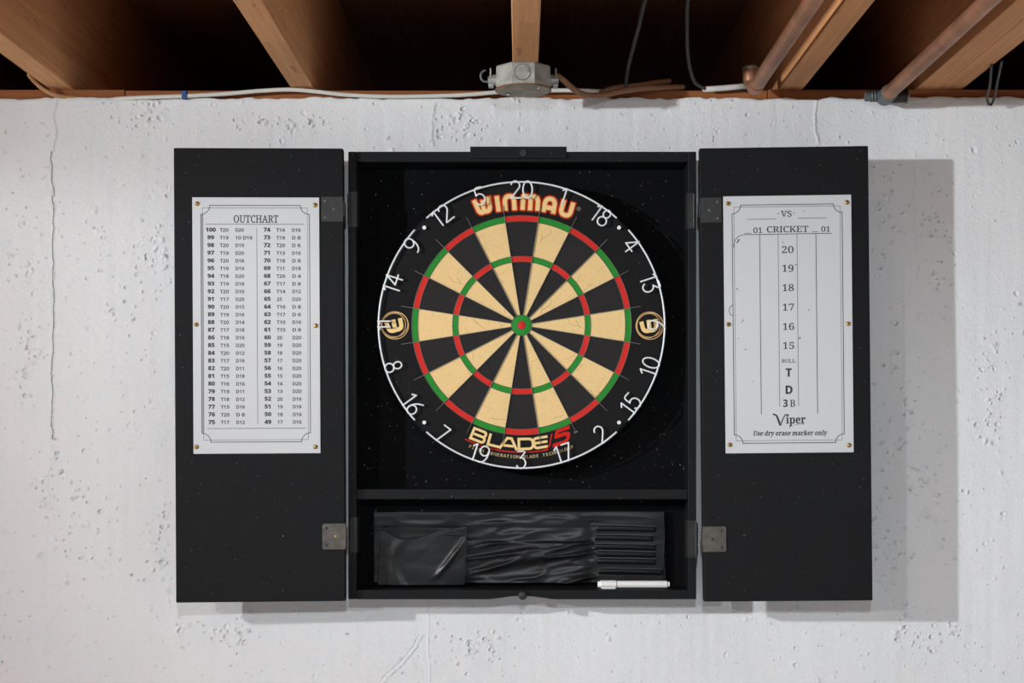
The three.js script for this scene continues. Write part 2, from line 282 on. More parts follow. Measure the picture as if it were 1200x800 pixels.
// printed plates -------------------------------------------------------------
function plateFrame(g, w, h, m) {
  const s = w / 149;                                             // photograph pixels on the plate -> canvas
  g.fillStyle = '#cbcbcb'; g.fillRect(0, 0, w, h);
  const r = rng(m); for (let i = 0; i < 4200; i++) { const k = r() < 0.5 ? 255 : 120; g.fillStyle = `rgba(${k},${k},${k},0.05)`; g.fillRect(r() * w, r() * h, 2 + r() * 8, 2 + r() * 8); }
  return s;
}
function notched(g, s, x0, y0, x1, y1, r) {
  g.beginPath(); g.moveTo(x0 * s + r * s, y0 * s); g.lineTo((x1 - r) * s, y0 * s); g.arc(x1 * s, y0 * s, r * s, Math.PI, Math.PI / 2, true);
  g.lineTo(x1 * s, (y1 - r) * s); g.arc(x1 * s, y1 * s, r * s, -Math.PI / 2, Math.PI, true);
  g.lineTo((x0 + r) * s, y1 * s); g.arc(x0 * s, y1 * s, r * s, 0, -Math.PI / 2, true);
  g.lineTo(x0 * s, (y0 + r) * s); g.arc(x0 * s, y0 * s, r * s, Math.PI / 2, 0, true); g.closePath(); g.stroke();
}
const INK = '#1d1d1e', INK2 = '#4a4a4d';
function outchartTexture() {
  const w = 1010, h = 2048, [c, g] = canvas(w, h), s = plateFrame(g, w, h, 21);
  g.strokeStyle = INK; g.lineWidth = 0.75 * s; notched(g, s, 10, 9.6, 137.5, 288.5, 10.5);
  g.strokeStyle = INK2; g.lineWidth = 0.45 * s; g.strokeRect(12 * s, 12.5 * s, 123 * s, 273.5 * s); g.strokeRect(11 * s, 21 * s, 1.4 * s, 257 * s); 
  g.fillStyle = INK; g.textBaseline = 'alphabetic';
  const word = (t, x, y, px, font, width, col = INK, align = 'left') => { g.save(); g.font = `${px > 8 ? '' : font} ${px * s}px ${px > 8 ? 'serif' : 'sans-serif'}`; g.fillStyle = col; g.textAlign = 'left'; const m = g.measureText(t).width / s, k = width ? width / m : 1; g.translate((align === 'center' ? x - (width || m) / 2 : x) * s, y * s); g.scale(k, 1); g.fillText(t, 0, 0); g.strokeStyle = col; g.lineWidth = 0.34 * s; g.strokeText(t, 0, 0); g.restore(); };
  // heading with tall capitals
  g.strokeStyle = INK;
  word('OUTCHART', 48, 29.6, 11.6, '', 53);
  g.strokeStyle = INK2; g.lineWidth = 0.6 * s; g.beginPath(); g.moveTo(15.5 * s, 31.7 * s); g.lineTo(131.5 * s, 31.7 * s); g.moveTo(16 * s, 272.5 * s); g.lineTo(132 * s, 272.5 * s); g.moveTo(75.5 * s, 36 * s); g.lineTo(75.5 * s, 267.5 * s); g.stroke();
  const L = ['100 T20 D20', '99 T19 10_D16', '98 T20 D19', '97 T19 D20', '96 T20 D18', '95 T19 D19', '94 T18 D20', '93 T19 D18', '92 T20 D16', '91 T17 D20', '90 T20 D15', '89 T19 D16', '88 T20 D14', '87 T17 D18', '86 T18 D16', '85 T15 D20', '84 T20 D12', '83 T17 D16', '82 T20 D11', '81 T15 D18', '80 T16 D16', '79 T19 D11', '78 T18 D12', '77 T15 D16', '76 T20 D_8', '75 T17 D12'];
  const R = ['74 T14 D16', '73 T19 D_8', '72 T20 D_6', '71 T13 D16', '70 T18 D_8', '69 T11 D18', '68 T20 D_4', '67 T17 D_8', '66 T14 D12', '65 25 D20', '64 T16 D_8', '63 T17 D_6', '62 T10 D16', '61 T15 D_8', '60 20 D20', '59 19 D20', '58 18 D20', '57 17 D20', '56 16 D20', '55 15 D20', '54 14 D20', '53 13 D20', '52 20 D16', '51 19 D16', '50 18 D16', '49 17 D16'];
  for (let i = 0; i < 26; i++) {
    const y = 40.4 + i * 9.07, a = L[i].split(' '), b = R[i].split(' ');
    word(a[0], a[0].length > 2 ? 15.5 : 17.5, y, 6.2, 'bold', a[0].length > 2 ? 12 : 8); word(a[1], 32.2, y, 5.5, '', 10.2, '#2a2a2c'); word(a[2].replace('_', ' '), 50, y, 5.5, '', a[2].length > 3 ? 20.5 : 10.5, '#2a2a2c');
    word(b[0], 83.5, y, 6.2, 'bold', 8); word(b[1], 98.5, y, 5.5, '', b[1].length > 2 ? 10.2 : 6.4, '#2a2a2c'); word(b[2].replace('_', ' '), 116.5, y, 5.5, '', 10.6, '#2a2a2c');
  }
  return tex(c);
}
function cricketTexture() {
  const w = 1010, h = 2048, [c, g] = canvas(w, h), s = plateFrame(g, w, h, 22);
  g.strokeStyle = INK; g.lineWidth = 0.8 * s; notched(g, s, 10.2, 10.6, 138.2, 290.5, 10);
  g.strokeStyle = INK2; g.lineWidth = 0.45 * s; g.strokeRect(12.4 * s, 13 * s, 123.4 * s, 274.5 * s);
  const word = (t, x, y, px, font, width, fam = 'serif', col = INK) => { g.save(); g.font = `${font} ${px * s}px ${fam}`; g.fillStyle = col; const m = g.measureText(t).width / s; g.translate((x - width / 2) * s, y * s); g.scale(width / m, 1); g.fillText(t, 0, 0); g.strokeStyle = col; g.lineWidth = 0.22 * s; g.strokeText(t, 0, 0); g.restore(); };
  const line = (x0, y0, x1, y1, lw = 0.6, col = INK2) => { g.strokeStyle = col; g.lineWidth = lw * s; g.beginPath(); g.moveTo(x0 * s, y0 * s); g.lineTo(x1 * s, y1 * s); g.stroke(); };
  word('VS', 73.5, 24.8, 9.4, '', 13); line(62.5, 21.3, 65, 21.3, 0.8); line(81, 20.8, 83, 20.8, 0.8);
  line(27.5, 27.4, 61.5, 27.4); line(86.5, 26.8, 120.5, 26.8);
  word('CRICKET', 74.5, 43, 10, '', 49); word('01', 40, 43.5, 9, '', 11); word('01', 119, 43, 9, '', 11); line(24, 43.8, 32, 43.8); line(103, 43, 110.5, 43);
  // ruled score columns with a rounded upper corner
  g.strokeStyle = INK; g.lineWidth = 0.7 * s; g.beginPath(); g.moveTo(126 * s, 45 * s); g.lineTo(24 * s, 45.4 * s); g.quadraticCurveTo(12 * s, 46.5 * s, 11.6 * s, 60 * s); g.stroke();
  g.lineWidth = 1.2 * s; g.beginPath(); g.moveTo(15.5 * s, 55 * s); g.quadraticCurveTo(17.5 * s, 51.5 * s, 18.6 * s, 50.6 * s); g.stroke();
  line(42, 45, 42, 256.5, 0.75, INK); line(63.5, 45, 63.5, 247.5); line(85.5, 45, 85.5, 247.5); line(107.5, 45, 107.5, 256.5, 0.75, INK);
  [['20', 67.5], ['19', 89.5], ['18', 112.2], ['17', 135], ['16', 157.8], ['15', 180]].forEach(([t, y]) => word(t, 74.5, y, 11, '', 14.5));
  word('BULL', 74.3, 196.2, 5.6, '', 16.5, 'serif', INK2); word('T', 74.3, 212.8, 13.5, 'bold', 7.6, 'sans-serif'); word('D', 74.3, 233, 13.5, 'bold', 10, 'sans-serif'); word('3', 70.2, 248, 11.5, 'bold', 6, 'sans-serif'); word('B', 78.6, 248, 11, '', 6.8);
  // maker's lettering with a forked capital
  g.strokeStyle = INK; g.lineCap = 'round'; g.lineJoin = 'round';
  const path = (pts, lw) => { g.lineWidth = lw * s; g.beginPath(); pts.forEach(([x, y], i) => i ? g.lineTo(x * s, y * s) : g.moveTo(x * s, y * s)); g.stroke(); };
  path([[56, 256.6], [59.5, 258], [63.5, 269.5]], 1.7); path([[64.5, 269.5], [67, 262], [70, 257.3], [73.5, 257.5]], 1.2); path([[60.5, 258.5], [64, 267]], 0.8);
  word('iper', 82, 267.6, 12.5, 'bold', 23); path([[76, 269.5], [74.8, 272.2]], 0.9); line(80, 269, 92, 268.6, 0.5);
  g.save(); g.transform(1, 0, -0.2, 1, 0.2 * 281.5 * s, 0); word('Use dry erase marker only', 74.8, 281.6, 7.6, 'bold', 86); g.restore();
  // stray pen marks left on the board
  g.strokeStyle = '#3a3a3c'; path([[10, 127.8], [7, 129.5], [5.6, 134], [6.6, 139], [10.2, 140.6]], 0.7); path([[20, 148], [22, 146], [22.4, 145]], 0.7); path([[24.2, 180], [24.6, 180.6]], 1.1); path([[87, 168], [88, 167]], 1.3); path([[97.5, 135.6], [99.6, 133.5]], 0.6); path([[15.8, 166.8], [16.2, 167.4]], 0.8); path([[14, 108], [16, 110]], 0.8); path([[93.5, 18.4], [93.9, 18.4]], 0.9); path([[85.5, 82], [83, 81]], 0.7); path([[69, 54], [69.5, 56]], 0.5); path([[32.5, 217.5], [32.7, 217.7]], 0.9);
  return tex(c);
}
const holeMat = std({ color: 0x141312, roughness: 0.7, metalness: 0.3 });
function slottedScrew(x, y, z, r, turn, mat, parent) {
  const head = new THREE.LatheGeometry([[0, r * 0.55], [r * 0.5, r * 0.5], [r * 0.85, r * 0.3], [r, 0], [0, 0]].map(([a, b]) => new THREE.Vector2(a, b)), 16); head.rotateX(Math.PI / 2); head.translate(x, y, z);
  const m = mesh('screw', head, mat, parent);
  return m;
}
function hingeLeaf(w, h, round, side) {                          // flat leaf, rounded on its outer end
  const s = new THREE.Shape(), r = round, x = w * side;           // from the knuckle side (0) to the outer end (x)
  s.moveTo(0, -h / 2); s.lineTo(x - r * side, -h / 2); s.quadraticCurveTo(x, -h / 2, x, -h / 2 + r); s.lineTo(x, h / 2 - r); s.quadraticCurveTo(x, h / 2, x - r * side, h / 2); s.lineTo(0, h / 2); s.closePath();
  for (const [a, b] of [[0.82, 0.33], [0.42, 0], [0.82, -0.33]]) { const p = new THREE.Path(); p.absarc(x * a, b * h, 0.0021, 0, Math.PI * 2, true); s.holes.push(p); }
  return new THREE.ExtrudeGeometry(s, { depth: 0.0011, bevelEnabled: true, bevelSize: 0.0003, bevelThickness: 0.0003, bevelSegments: 1, curveSegments: 12 });
}
function makeDoor(px, py, wpx, hpx, zc, rz, ry, side, plate, printTex, plateLabel, label, screws, hinges) {
  const S = (D - zc) / F, w = wpx * S, h = hpx * S, ctr = P(px, py, zc);
  const door = mesh('door', box(-w / 2, w / 2, -h / 2, h / 2, -TH, 0, 0.0022, false, side * 0.3, 0.13), M.black, cab);
  door.position.set(ctr.x, ctr.y - byB, zc); door.rotation.set(0, ry, rz); part(door, label);
  const loc = (x, y) => { const dx = (x - px) * S, dy = -(y - py) * S; return [dx * Math.cos(rz) + dy * Math.sin(rz), -dx * Math.sin(rz) + dy * Math.cos(rz)]; };
  const [plx, ply] = loc(plate[0], plate[1]), pw = plate[2] * S, ph = plate[3] * S;
  const pg = box(plx - pw / 2, plx + pw / 2, ply - ph / 2, ply + ph / 2, 0, 0.0016, 0.0003);
  { const p = pg.attributes.position, uv = pg.attributes.uv; for (let i = 0; i < p.count; i++) uv.setXY(i, (p.getX(i) - plx) / pw + 0.5, (p.getY(i) - ply) / ph + 0.5); }
  part(mesh('score_plate', pg, std({ map: printTex, roughness: 0.42 }), door), plateLabel);
  screws.forEach(([sx, sy], i) => { const [x, y] = loc(sx, sy); part(slottedScrew(x, y, 0.0016, 0.0036, 0, M.brass, door), 'brass screw'); const b = new THREE.BoxGeometry(0.0058, 0.0009, 0.0004); b.rotateZ(0.6 + i * 1.3); b.translate(x, y, 0.0036); mesh('screw_slot', b, holeMat, door); });
  hinges.forEach(([ex, y0, y1, wp, bright, rad]) => {
    const [hx, hy] = loc(ex, (y0 + y1) / 2), mat = bright ? M.hingeBronze : M.hingeDark, lw = wp * S, lh = (y1 - y0) * S;
    const g = hingeLeaf(lw, lh, rad, side); g.translate(hx, hy, 0.0003);
    // wrap round the door's edge towards the knuckle
    const arm = box(-0.0008, 0.0008, hy - lh * 0.3, hy + lh * 0.3, -0.021, 0.0012, 0.0003); arm.translate(-side * (w / 2 + 0.0009), 0, 0);
    mesh('hinge_leaf', flat([metricUV(g), arm]), mat, door);
    for (const [a, b] of [[0.82, 0.33], [0.42, 0], [0.82, -0.33]]) { const d = new THREE.SphereGeometry(0.0024, 10, 6); d.scale(1, 1, 0.55); d.translate(hx + lw * side * a, hy + b * lh, 0.0009); part(mesh('screw', d, bright && b === 0 && side < 0 ? M.brass : bright ? M.darkSteel : M.hingeScrew, door)); }
  });
  return door;
}
makeDoor(304.4, 439.2, 197.6, 531.8, 0.097, 0.0052, 0.043, -1, [300.7, 381.3, 147.6, 299.8], outchartTexture(), 'white printed checkout table headed OUTCHART', 'open black door carrying the white OUTCHART plate',
  [[232, 239.3], [369, 240], [231, 380.5], [370, 381.5], [231.3, 523.5], [369.5, 523.5]], [[401.5, 230, 259, 25, false, 0.0006], [404.5, 613.5, 643.5, 27, true, 0.004]]);
makeDoor(921.1, 438.1, 197.2, 532.2, 0.096, 0.0098, -0.024, 1, [923.7, 379.8, 149.3, 301.2], cricketTexture(), 'white dry erase score board headed CRICKET', 'open black door carrying the white CRICKET score board',
  [[853.4, 238.5], [992, 237.5], [854, 380], [993.5, 379.5], [855.5, 521], [994.5, 521.5]], [[821, 231.5, 260.5, 24.5, false, 0.0006], [824, 617, 646.5, 27, true, 0.003]]);
// knuckles and the leaves on the cabinet's side panels
for (const [kx, y0, y1, side, bright] of [[409.2, 227, 264, -1, 0], [411.2, 609, 646, -1, 1], [813.4, 228.5, 266, 1, 0], [816, 613, 652, 1, 1]]) {
  const z = 0.0735, S = (D - z) / F, x = (kx - CX) * S, ya = -(y0 - CY) * S, yb = -(y1 - CY) * S, mat = bright ? M.hingeBronze : M.hingeDark;
  const gs = []; for (let k = 0; k < 3; k++) { const t0 = ya + (yb - ya) * (k / 3), t1 = ya + (yb - ya) * ((k + 0.94) / 3); gs.push(rod(V(x, t0, z), V(x, t1, z), 0.0027, 14)); }
  gs.push(rod(V(x, ya + 0.002, z), V(x, yb - 0.002, z), 0.0014, 10));
  const edge = side < 0 ? bx0 + SIDE : bx1 - SIDE;
  gs.push(box(Math.min(x, edge + side * -0.0012), Math.max(x, edge + side * -0.0012), yb - 0.002, ya + 0.004, ZB + 0.0002, ZB + 0.0013, 0.0003));
  gs.push(side < 0 ? box(edge, edge + 0.0013, yb - 0.002, ya + 0.004, ZB - 0.026, ZB + 0.0013, 0.0003) : box(edge - 0.0013, edge, yb - 0.002, ya + 0.004, ZB - 0.026, ZB + 0.0013, 0.0003));
  cmesh('hinge_knuckle', flat(gs), M.hingeDark);
}

// ------------------------------------------------------------------ dartboard
const ZF0 = 0.0575, BC = P(611.3, 381, ZF0), mm = 0.001;
const db = thing('dartboard', 'round bristle dartboard with cream and black segments hanging inside the cabinet', 'dartboard', [BC.x, BC.y, 0]);
{
  const RB = 225.5 * mm;
  // board body (black rim)
  const body = new THREE.LatheGeometry([[0, 0.0125], [RB - 0.003, 0.0125], [RB, 0.0155], [RB, ZF0 - 0.006], [RB - 0.002, ZF0 - 0.003], [RB - 0.005, ZF0 - 0.0024], [0, ZF0 - 0.0024]].map(([a, b]) => new THREE.Vector2(a, b)), 128); body.rotateX(Math.PI / 2); 
  { const p = body.attributes.position; const n = p.count; for (let i = 0; i < n; i++) { const z = p.getZ(i); p.setZ(i, z); } }
  const bodyFix = body; bodyFix.computeVertexNormals();
  mesh('board_rim', metricUV(bodyFix), phys({ color: 0x131313, roughness: 0.9, specularIntensity: 0.3 }), db);

  // printed surround ring (canvas in photograph pixels about the centre)
  const N = 2048, R0 = 176, s = N / (2 * R0), [c, g] = canvas(N, N), rr = rng(501);
  g.fillStyle = '#1c1b1b'; g.fillRect(0, 0, N, N);
  for (let i = 0; i < 26000; i++) { g.fillStyle = rr() < 0.5 ? 'rgba(70,66,62,0.16)' : 'rgba(0,0,0,0.2)'; g.fillRect(rr() * N, rr() * N, 1 + rr() * 5, 1 + rr() * 3); }
  for (let i = 0; i < 260; i++) { g.fillStyle = `rgba(225,220,210,${0.15 + 0.5 * rr() * rr()})`; g.beginPath(); g.arc(rr() * N, rr() * N, 1 + 3 * rr() * rr(), 0, 7); g.fill(); }
  for (const [x, y, n] of [[-146, 42, 26], [-130, 78, 14], [-128, 96, 10], [118, 118, 16]]) for (let i = 0; i < n; i++) { g.strokeStyle = `rgba(190,186,180,${0.06 + 0.14 * rr()})`; g.lineWidth = 1 + rr() * 2; const ax = (x + (rr() - 0.5) * 14 + R0) * s, ay = (y + (rr() - 0.5) * 16 + R0) * s; g.beginPath(); g.moveTo(ax, ay); g.lineTo(ax + (rr() - 0.5) * 60, ay + (rr() - 0.7) * 60); g.stroke(); }
  g.translate(N / 2, N / 2); g.scale(s, s); g.lineCap = 'butt'; g.lineJoin = 'round';
  const CREAM = '#edc98a', RED = '#c8251a', OR = '#c2441c';
  // top lettering: thick rounded strokes, photograph pixels in a local frame (x right, y up from the baseline)
  const glyphs = {
    W: [['M', -8.6, 19], ['L', -6, 6.5], ['Q', -5, 2.6, -1.6, 2.9], ['L', 0.3, 3.8], ['L', 1.4, 17], ['M', 0.3, 3.8], ['Q', 7.2, 1.2, 8, 7], ['L', 9.4, 19.5]],
    I: [['M', 0, 0.4], ['L', 0, 18.6]],
    N: [['M', -5.6, 0.4], ['L', -5.6, 10], ['Q', -5.6, 17, 0, 17], ['Q', 5.6, 17, 5.6, 10], ['L', 5.6, 0.4]],
    M: [['M', -9, 0.4], ['L', -9, 16.5], ['L', -3, 16.5], ['Q', 0, 16.5, 0, 13], ['L', 0, 0.4], ['M', 0, 13], ['Q', 0, 16.5, 4, 16.5], ['Q', 9, 16.5, 9, 10], ['L', 9, 0.4]],
    A: [['M', -6, 0.2], ['L', -6, 9], ['Q', -6, 16.6, 0, 16.6], ['Q', 6, 16.6, 6, 9], ['L', 6, 0.2], ['M', -6, 6], ['L', 6, 6]],
    U: [['M', -5.8, 18.6], ['L', -5.8, 8], ['Q', -5.8, 2, 0, 2], ['Q', 5.8, 2, 5.8, 8], ['L', 5.8, 18.6]],
  };
  const runGlyph = (k) => { g.beginPath(); for (const q of glyphs[k]) q[0] === 'M' ? g.moveTo(q[1], -q[2]) : q[0] === 'L' ? g.lineTo(q[1], -q[2]) : g.quadraticCurveTo(q[1], -q[2], q[3], -q[4]); g.stroke(); };
  const AR = 185;                                                 // lettering bends on a wider arc than the board
  const topWord = [['W', -43.5], ['I', -25.5], ['N', -11.5], ['M', 13.2], ['A', 36], ['U', 56.5]];
  for (const [rad, col, n] of [[2.1, '#7a1a10', 20], [1.35, OR, 16], [0, CREAM, 1]]) for (const [k, dx] of topWord) {
    const a = (dx - 1.2) / AR * 0.945, x = AR * Math.sin(a), y = -(134.6 - (AR - AR * Math.cos(a)));
    g.save(); g.translate(x - 1.6, y); g.rotate(a); g.scale(0.97, 1); g.strokeStyle = col; g.lineWidth = 5.2; g.lineCap = 'butt'; g.lineJoin = 'round';
    for (let j = 0; j < n; j++) { g.save(); g.translate(rad * Math.cos(j / n * 6.2832), rad * Math.sin(j / n * 6.2832)); runGlyph(k); g.restore(); }
    g.restore();
  }
  g.strokeStyle = '#9a9080'; g.lineWidth = 0.5; g.beginPath(); g.arc(66.8, -136.4, 2.1, 0, 7); g.stroke(); g.fillStyle = '#9a9080'; g.font = 'bold 3.2px sans-serif'; g.textAlign = 'center'; g.fillText('R', 66.8, -135.3);
  // bottom lettering
  const BR = 148.2;
  const onArc = (ang, r, f) => { g.save(); g.translate(r * Math.sin(ang), r * Math.cos(ang)); g.rotate(-ang); f(); g.restore(); };
  const wide = { B: [['M', -8, 14.2], ['L', 4.6, 14.2], ['Q', 7.6, 14.2, 7.6, 11.2], ['Q', 7.6, 8.2, 4.8, 8], ['L', -6, 8], ['M', 4.8, 8], ['Q', 8.2, 7.8, 8.2, 4.8], ['Q', 8.2, 1.7, 5, 1.7], ['L', -9, 1.7], ['M', -7.6, 15.7], ['L', -8, 0.2]], L: [['M', -6, 15], ['L', -6.5, 1.8], ['L', 8.8, 1.8]], A: [['M', -10.5, 0.4], ['L', -2.5, 13.4], ['L', 2.6, 13.4], ['L', 10.2, 0.4], ['M', -6, 4.6], ['L', 6, 4.6]], D: [['M', -7.6, 13.4], ['L', 4, 13.4], ['Q', 9.2, 13.4, 9.2, 7.6], ['Q', 9.2, 1.8, 4, 1.8], ['L', -7.6, 1.8], ['M', -7.4, 15], ['L', -7.4, 0.4]], E: [['M', 8.8, 13.2], ['L', -4.4, 13.2], ['Q', -8.2, 13.2, -8.2, 9], ['L', -8.2, 6], ['Q', -8.2, 1.8, -4.4, 1.8], ['L', 7.6, 1.8], ['M', -7, 7.6], ['L', 7.8, 7.6]] };
  const runWide = (k) => { g.beginPath(); for (const q of wide[k]) q[0] === 'M' ? g.moveTo(q[1], -q[2]) : q[0] === 'L' ? g.lineTo(q[1], -q[2]) : g.quadraticCurveTo(q[1], -q[2], q[3], -q[4]); g.stroke(); };
  g.strokeStyle = CREAM; g.lineWidth = 3.1; g.lineJoin = 'miter';
  for (const [k, a] of [['B', -0.372], ['L', -0.232], ['A', -0.108], ['D', 0.03], ['E', 0.163]]) onArc(a, 146.6, () => runWide(k));
  // red numeral with a slash, leaning
  onArc(0.31, 146.6, () => { g.fillStyle = RED; g.transform(1, 0, -0.45, 1, 0, 0); g.strokeStyle = RED; g.lineWidth = 4.4; g.lineJoin = 'round'; g.beginPath(); g.moveTo(10, -16); g.lineTo(-5, -16); g.lineTo(-6, -10); g.lineTo(5, -10); g.quadraticCurveTo(10.5, -9.6, 9.6, -5); g.quadraticCurveTo(8.6, -1, 4, -1); g.lineTo(-9, -1); g.stroke(); });
  onArc(0.222, 146.6, () => { g.strokeStyle = RED; g.lineWidth = 1.5; g.beginPath(); g.moveTo(6.5, -15); g.lineTo(1, -2); g.lineTo(-4, 1.2); g.stroke(); });
  g.strokeStyle = RED; g.lineWidth = 1.5; g.beginPath(); g.arc(0, 0, 148.8, Math.PI / 2 - 0.21, Math.PI / 2 + 0.462); g.stroke();
  g.fillStyle = '#b9a37c'; g.font = 'bold 5.2px sans-serif'; g.textAlign = 'center';
  const tag = 'FIFTH GENERATION BLADE TECHNOLOGY'; for (let i = 0; i < tag.length; i++) onArc(-0.402 + 0.795 * i / (tag.length - 1), 155.8, () => { g.scale(1.1, 1); g.fillText(tag[i], 0, 0); });
  onArc(0.47, 141, () => { g.font = 'bold 3px sans-serif'; g.fillStyle = '#b9b0a0'; g.fillText('TM', 0, 0); });
  // round emblems left and right
  for (const [ex, rot] of [[-149.2, -0.22], [149.4, -0.12]]) {
    g.save(); g.translate(ex, ex < 0 ? -0.2 : 0.2); g.strokeStyle = '#d6ac74'; g.lineWidth = 0.95; g.beginPath(); g.arc(0.6, 0.3, 16, 0, 7); g.stroke(); g.lineWidth = 0.8; g.beginPath(); g.ellipse(-0.8, 0.4, 13.6, 14.6, 0.6, 0, 7); g.stroke(); g.beginPath(); g.ellipse(0.8, -0.4, 15.2, 14, -0.4, 0, 7); g.stroke();
    g.rotate(rot); g.strokeStyle = CREAM; g.lineWidth = 5; g.lineJoin = 'round'; g.beginPath(); g.moveTo(-8.6, -5.6); g.lineTo(-7.6, 2); g.quadraticCurveTo(-6.8, 6.4, -2, 6.2); g.lineTo(0, 6); g.lineTo(0, -6.6); g.moveTo(0, 6); g.lineTo(3, 6); g.quadraticCurveTo(8, 5.6, 8, 1); g.lineTo(8.2, -6.6); g.stroke(); g.restore();
  }
  const ringPrint = tex(c);
  const ring = new THREE.RingGeometry(168 * mm, RB - 0.004, 128, 1); { const p = ring.attributes.position, uv = ring.attributes.uv, S = (D - ZF0) / F; for (let i = 0; i < p.count; i++) uv.setXY(i, p.getX(i) / S / (2 * R0) + 0.5, p.getY(i) / S / (2 * R0) + 0.5); }
  // give the ring thickness: face, outer and inner skirts
  const skirt = new THREE.CylinderGeometry(RB - 0.004, RB - 0.004, 0.0024, 128, 1, true); skirt.rotateX(Math.PI / 2); skirt.translate(0, 0, ZF0 - 0.0012); { const uv = skirt.attributes.uv; for (let i = 0; i < uv.count; i++) uv.setXY(i, 0.02, 0.02); }
  ring.translate(0, 0, ZF0);
  part(mesh('number_surround', flat([ring, skirt]), phys({ map: ringPrint, roughness: 0.9, specularIntensity: 0.3 }), db), 'black outer ring with printed lettering');

  // sisal beds
  function sisal(base, seed, cracks) {
    const W = 512, [cc, q] = canvas(W, W), r = rng(seed); q.fillStyle = `rgb(${base})`; q.fillRect(0, 0, W, W);
    for (let i = 0; i < 15000; i++) { const d = (r() - 0.5) * 2, k = d > 0 ? 255 : 0; q.fillStyle = `rgba(${k},${k * 0.9 | 0},${k * 0.7 | 0},${0.05 * Math.abs(d)})`; q.fillRect(r() * W, r() * W, 1 + r() * 4, 1 + r() * 4); }
    for (let i = 0; i < cracks; i++) { q.strokeStyle = `rgba(96,66,34,${0.25 + 0.4 * r()})`; q.lineWidth = 0.8 + r() * 0.7; let x = r() * W, y = r() * W, a = r() * 6.3; q.beginPath(); q.moveTo(x, y); const n = 3 + r() * 6 | 0; for (let k = 0; k < n; k++) { a += (r() - 0.5) * 0.9; x += Math.cos(a) * 9; y += Math.sin(a) * 9; q.lineTo(x, y); } q.stroke(); }
    for (let i = 0; i < cracks * 5; i++) { q.fillStyle = `rgba(70,45,20,${0.2 + 0.5 * r()})`; q.beginPath(); q.arc(r() * W, r() * W, 0.6 + r() * 0.9, 0, 7); q.fill(); }
    const t = tex(cc, true, 1 / 0.18, 1 / 0.18); return t;
  }
  const sis = {
    cream: std({ map: sisal([232, 196, 136], 601, 42), roughness: 0.95 }),
    black: std({ map: (() => { const t = sisal([30, 27, 26], 602, 0); const q = t.image.getContext('2d'), r = rng(603); for (let i = 0; i < 40; i++) { q.fillStyle = `rgba(210,205,195,${0.1 + 0.35 * r() * r()})`; q.beginPath(); q.arc(r() * 512, r() * 512, 0.8 + r() * 1.4, 0, 7); q.fill(); } return t; })(), roughness: 0.95 }),
    red: std({ map: sisal([206, 34, 24], 604, 5), roughness: 0.9 }), green: std({ map: sisal([28, 132, 36], 605, 5), roughness: 0.9 }),
  };
  function bed(r0, r1, a0, a1, seed, top = ZF0 + 0.0004) {
    const n = 6, pos = [], idx = [], bot = ZF0 - 0.004, gap = 0.0004;
    for (let i = 0; i <= n; i++) { const a = a0 + (a1 - a0) * i / n, da = i === 0 ? 1 : i === n ? -1 : 0, ca = Math.cos(a), sa = Math.sin(a);
      for (const [r, z] of [[r0 + gap, bot], [r0 + gap, top], [r1 - gap, top], [r1 - gap, bot]]) pos.push(r * ca - da * gap * sa, r * sa + da * gap * ca, z); }
    for (let i = 0; i < n; i++) for (let k = 0; k < 3; k++) { const a = i * 4 + k, b = a + 4; idx.push(a, a + 1, b, a + 1, b + 1, b); }
    const e = n * 4; idx.push(0, 2, 1, 0, 3, 2, e, e + 1, e + 2, e, e + 2, e + 3);
    let gg = new THREE.BufferGeometry(); gg.setAttribute('position', new THREE.Float32BufferAttribute(pos, 3)); gg.setIndex(idx); gg = gg.toNonIndexed(); gg.computeVertexNormals();
    // the face must look at the room
    return metricUV(gg, false, hash(seed, 1, 9), hash(seed, 2, 9));
  }
  const order = [20, 1, 18, 4, 13, 6, 10, 15, 2, 17, 3, 19, 7, 16, 8, 11, 14, 9, 12, 5];
  for (let i = 0; i < 20; i++) {
    const mid = Math.PI / 2 - i * Math.PI / 10, a0 = mid - Math.PI / 20, a1 = mid + Math.PI / 20, dark = i % 2 === 0, single = dark ? sis.black : sis.cream, ringc = dark ? sis.red : sis.green;
    mesh('single_segment', bed(16.2 * mm, 98.5 * mm, a0, a1, i * 5 + 1), single, db);
    mesh('treble_segment', bed(98.5 * mm, 107.5 * mm, a0, a1, i * 5 + 2), ringc, db);
    mesh('single_segment', bed(107.5 * mm, 161 * mm, a0, a1, i * 5 + 3), single, db);
    mesh('double_segment', bed(161 * mm, 170.4 * mm, a0, a1, i * 5 + 4), ringc, db);
  }
  const lathe = (pts, seg) => { const l = new THREE.LatheGeometry(pts.map(([a, b]) => new THREE.Vector2(a, b)), seg); l.rotateX(Math.PI / 2); return metricUV(l); };
  // lathe axis y becomes z after the turn
  mesh('outer_bull', lathe([[6.6 * mm, ZF0 - 0.003], [15.9 * mm, ZF0 - 0.003], [15.9 * mm, ZF0 + 0.0005], [6.6 * mm, ZF0 + 0.0005]], 48), sis.green, db);
  mesh('bullseye', lathe([[0, ZF0 - 0.003], [6 * mm, ZF0 - 0.003], [6 * mm, ZF0 + 0.0008], [0, ZF0 + 0.0008]], 32), sis.red, db);
  // wires
  for (let i = 0; i < 20; i++) {
    const a = Math.PI / 2 - (i + 0.5) * Math.PI / 10, r0 = 16 * mm, r1 = (186 + 3 * hash(i, 4, 4)) * mm;
    const b = new THREE.BoxGeometry(r1 - r0, 0.00075, 0.0022); b.translate((r0 + r1) / 2, 0, ZF0 + 0.0011); b.rotateZ(a); mesh('segment_blade', b, M.spider, db);
  }
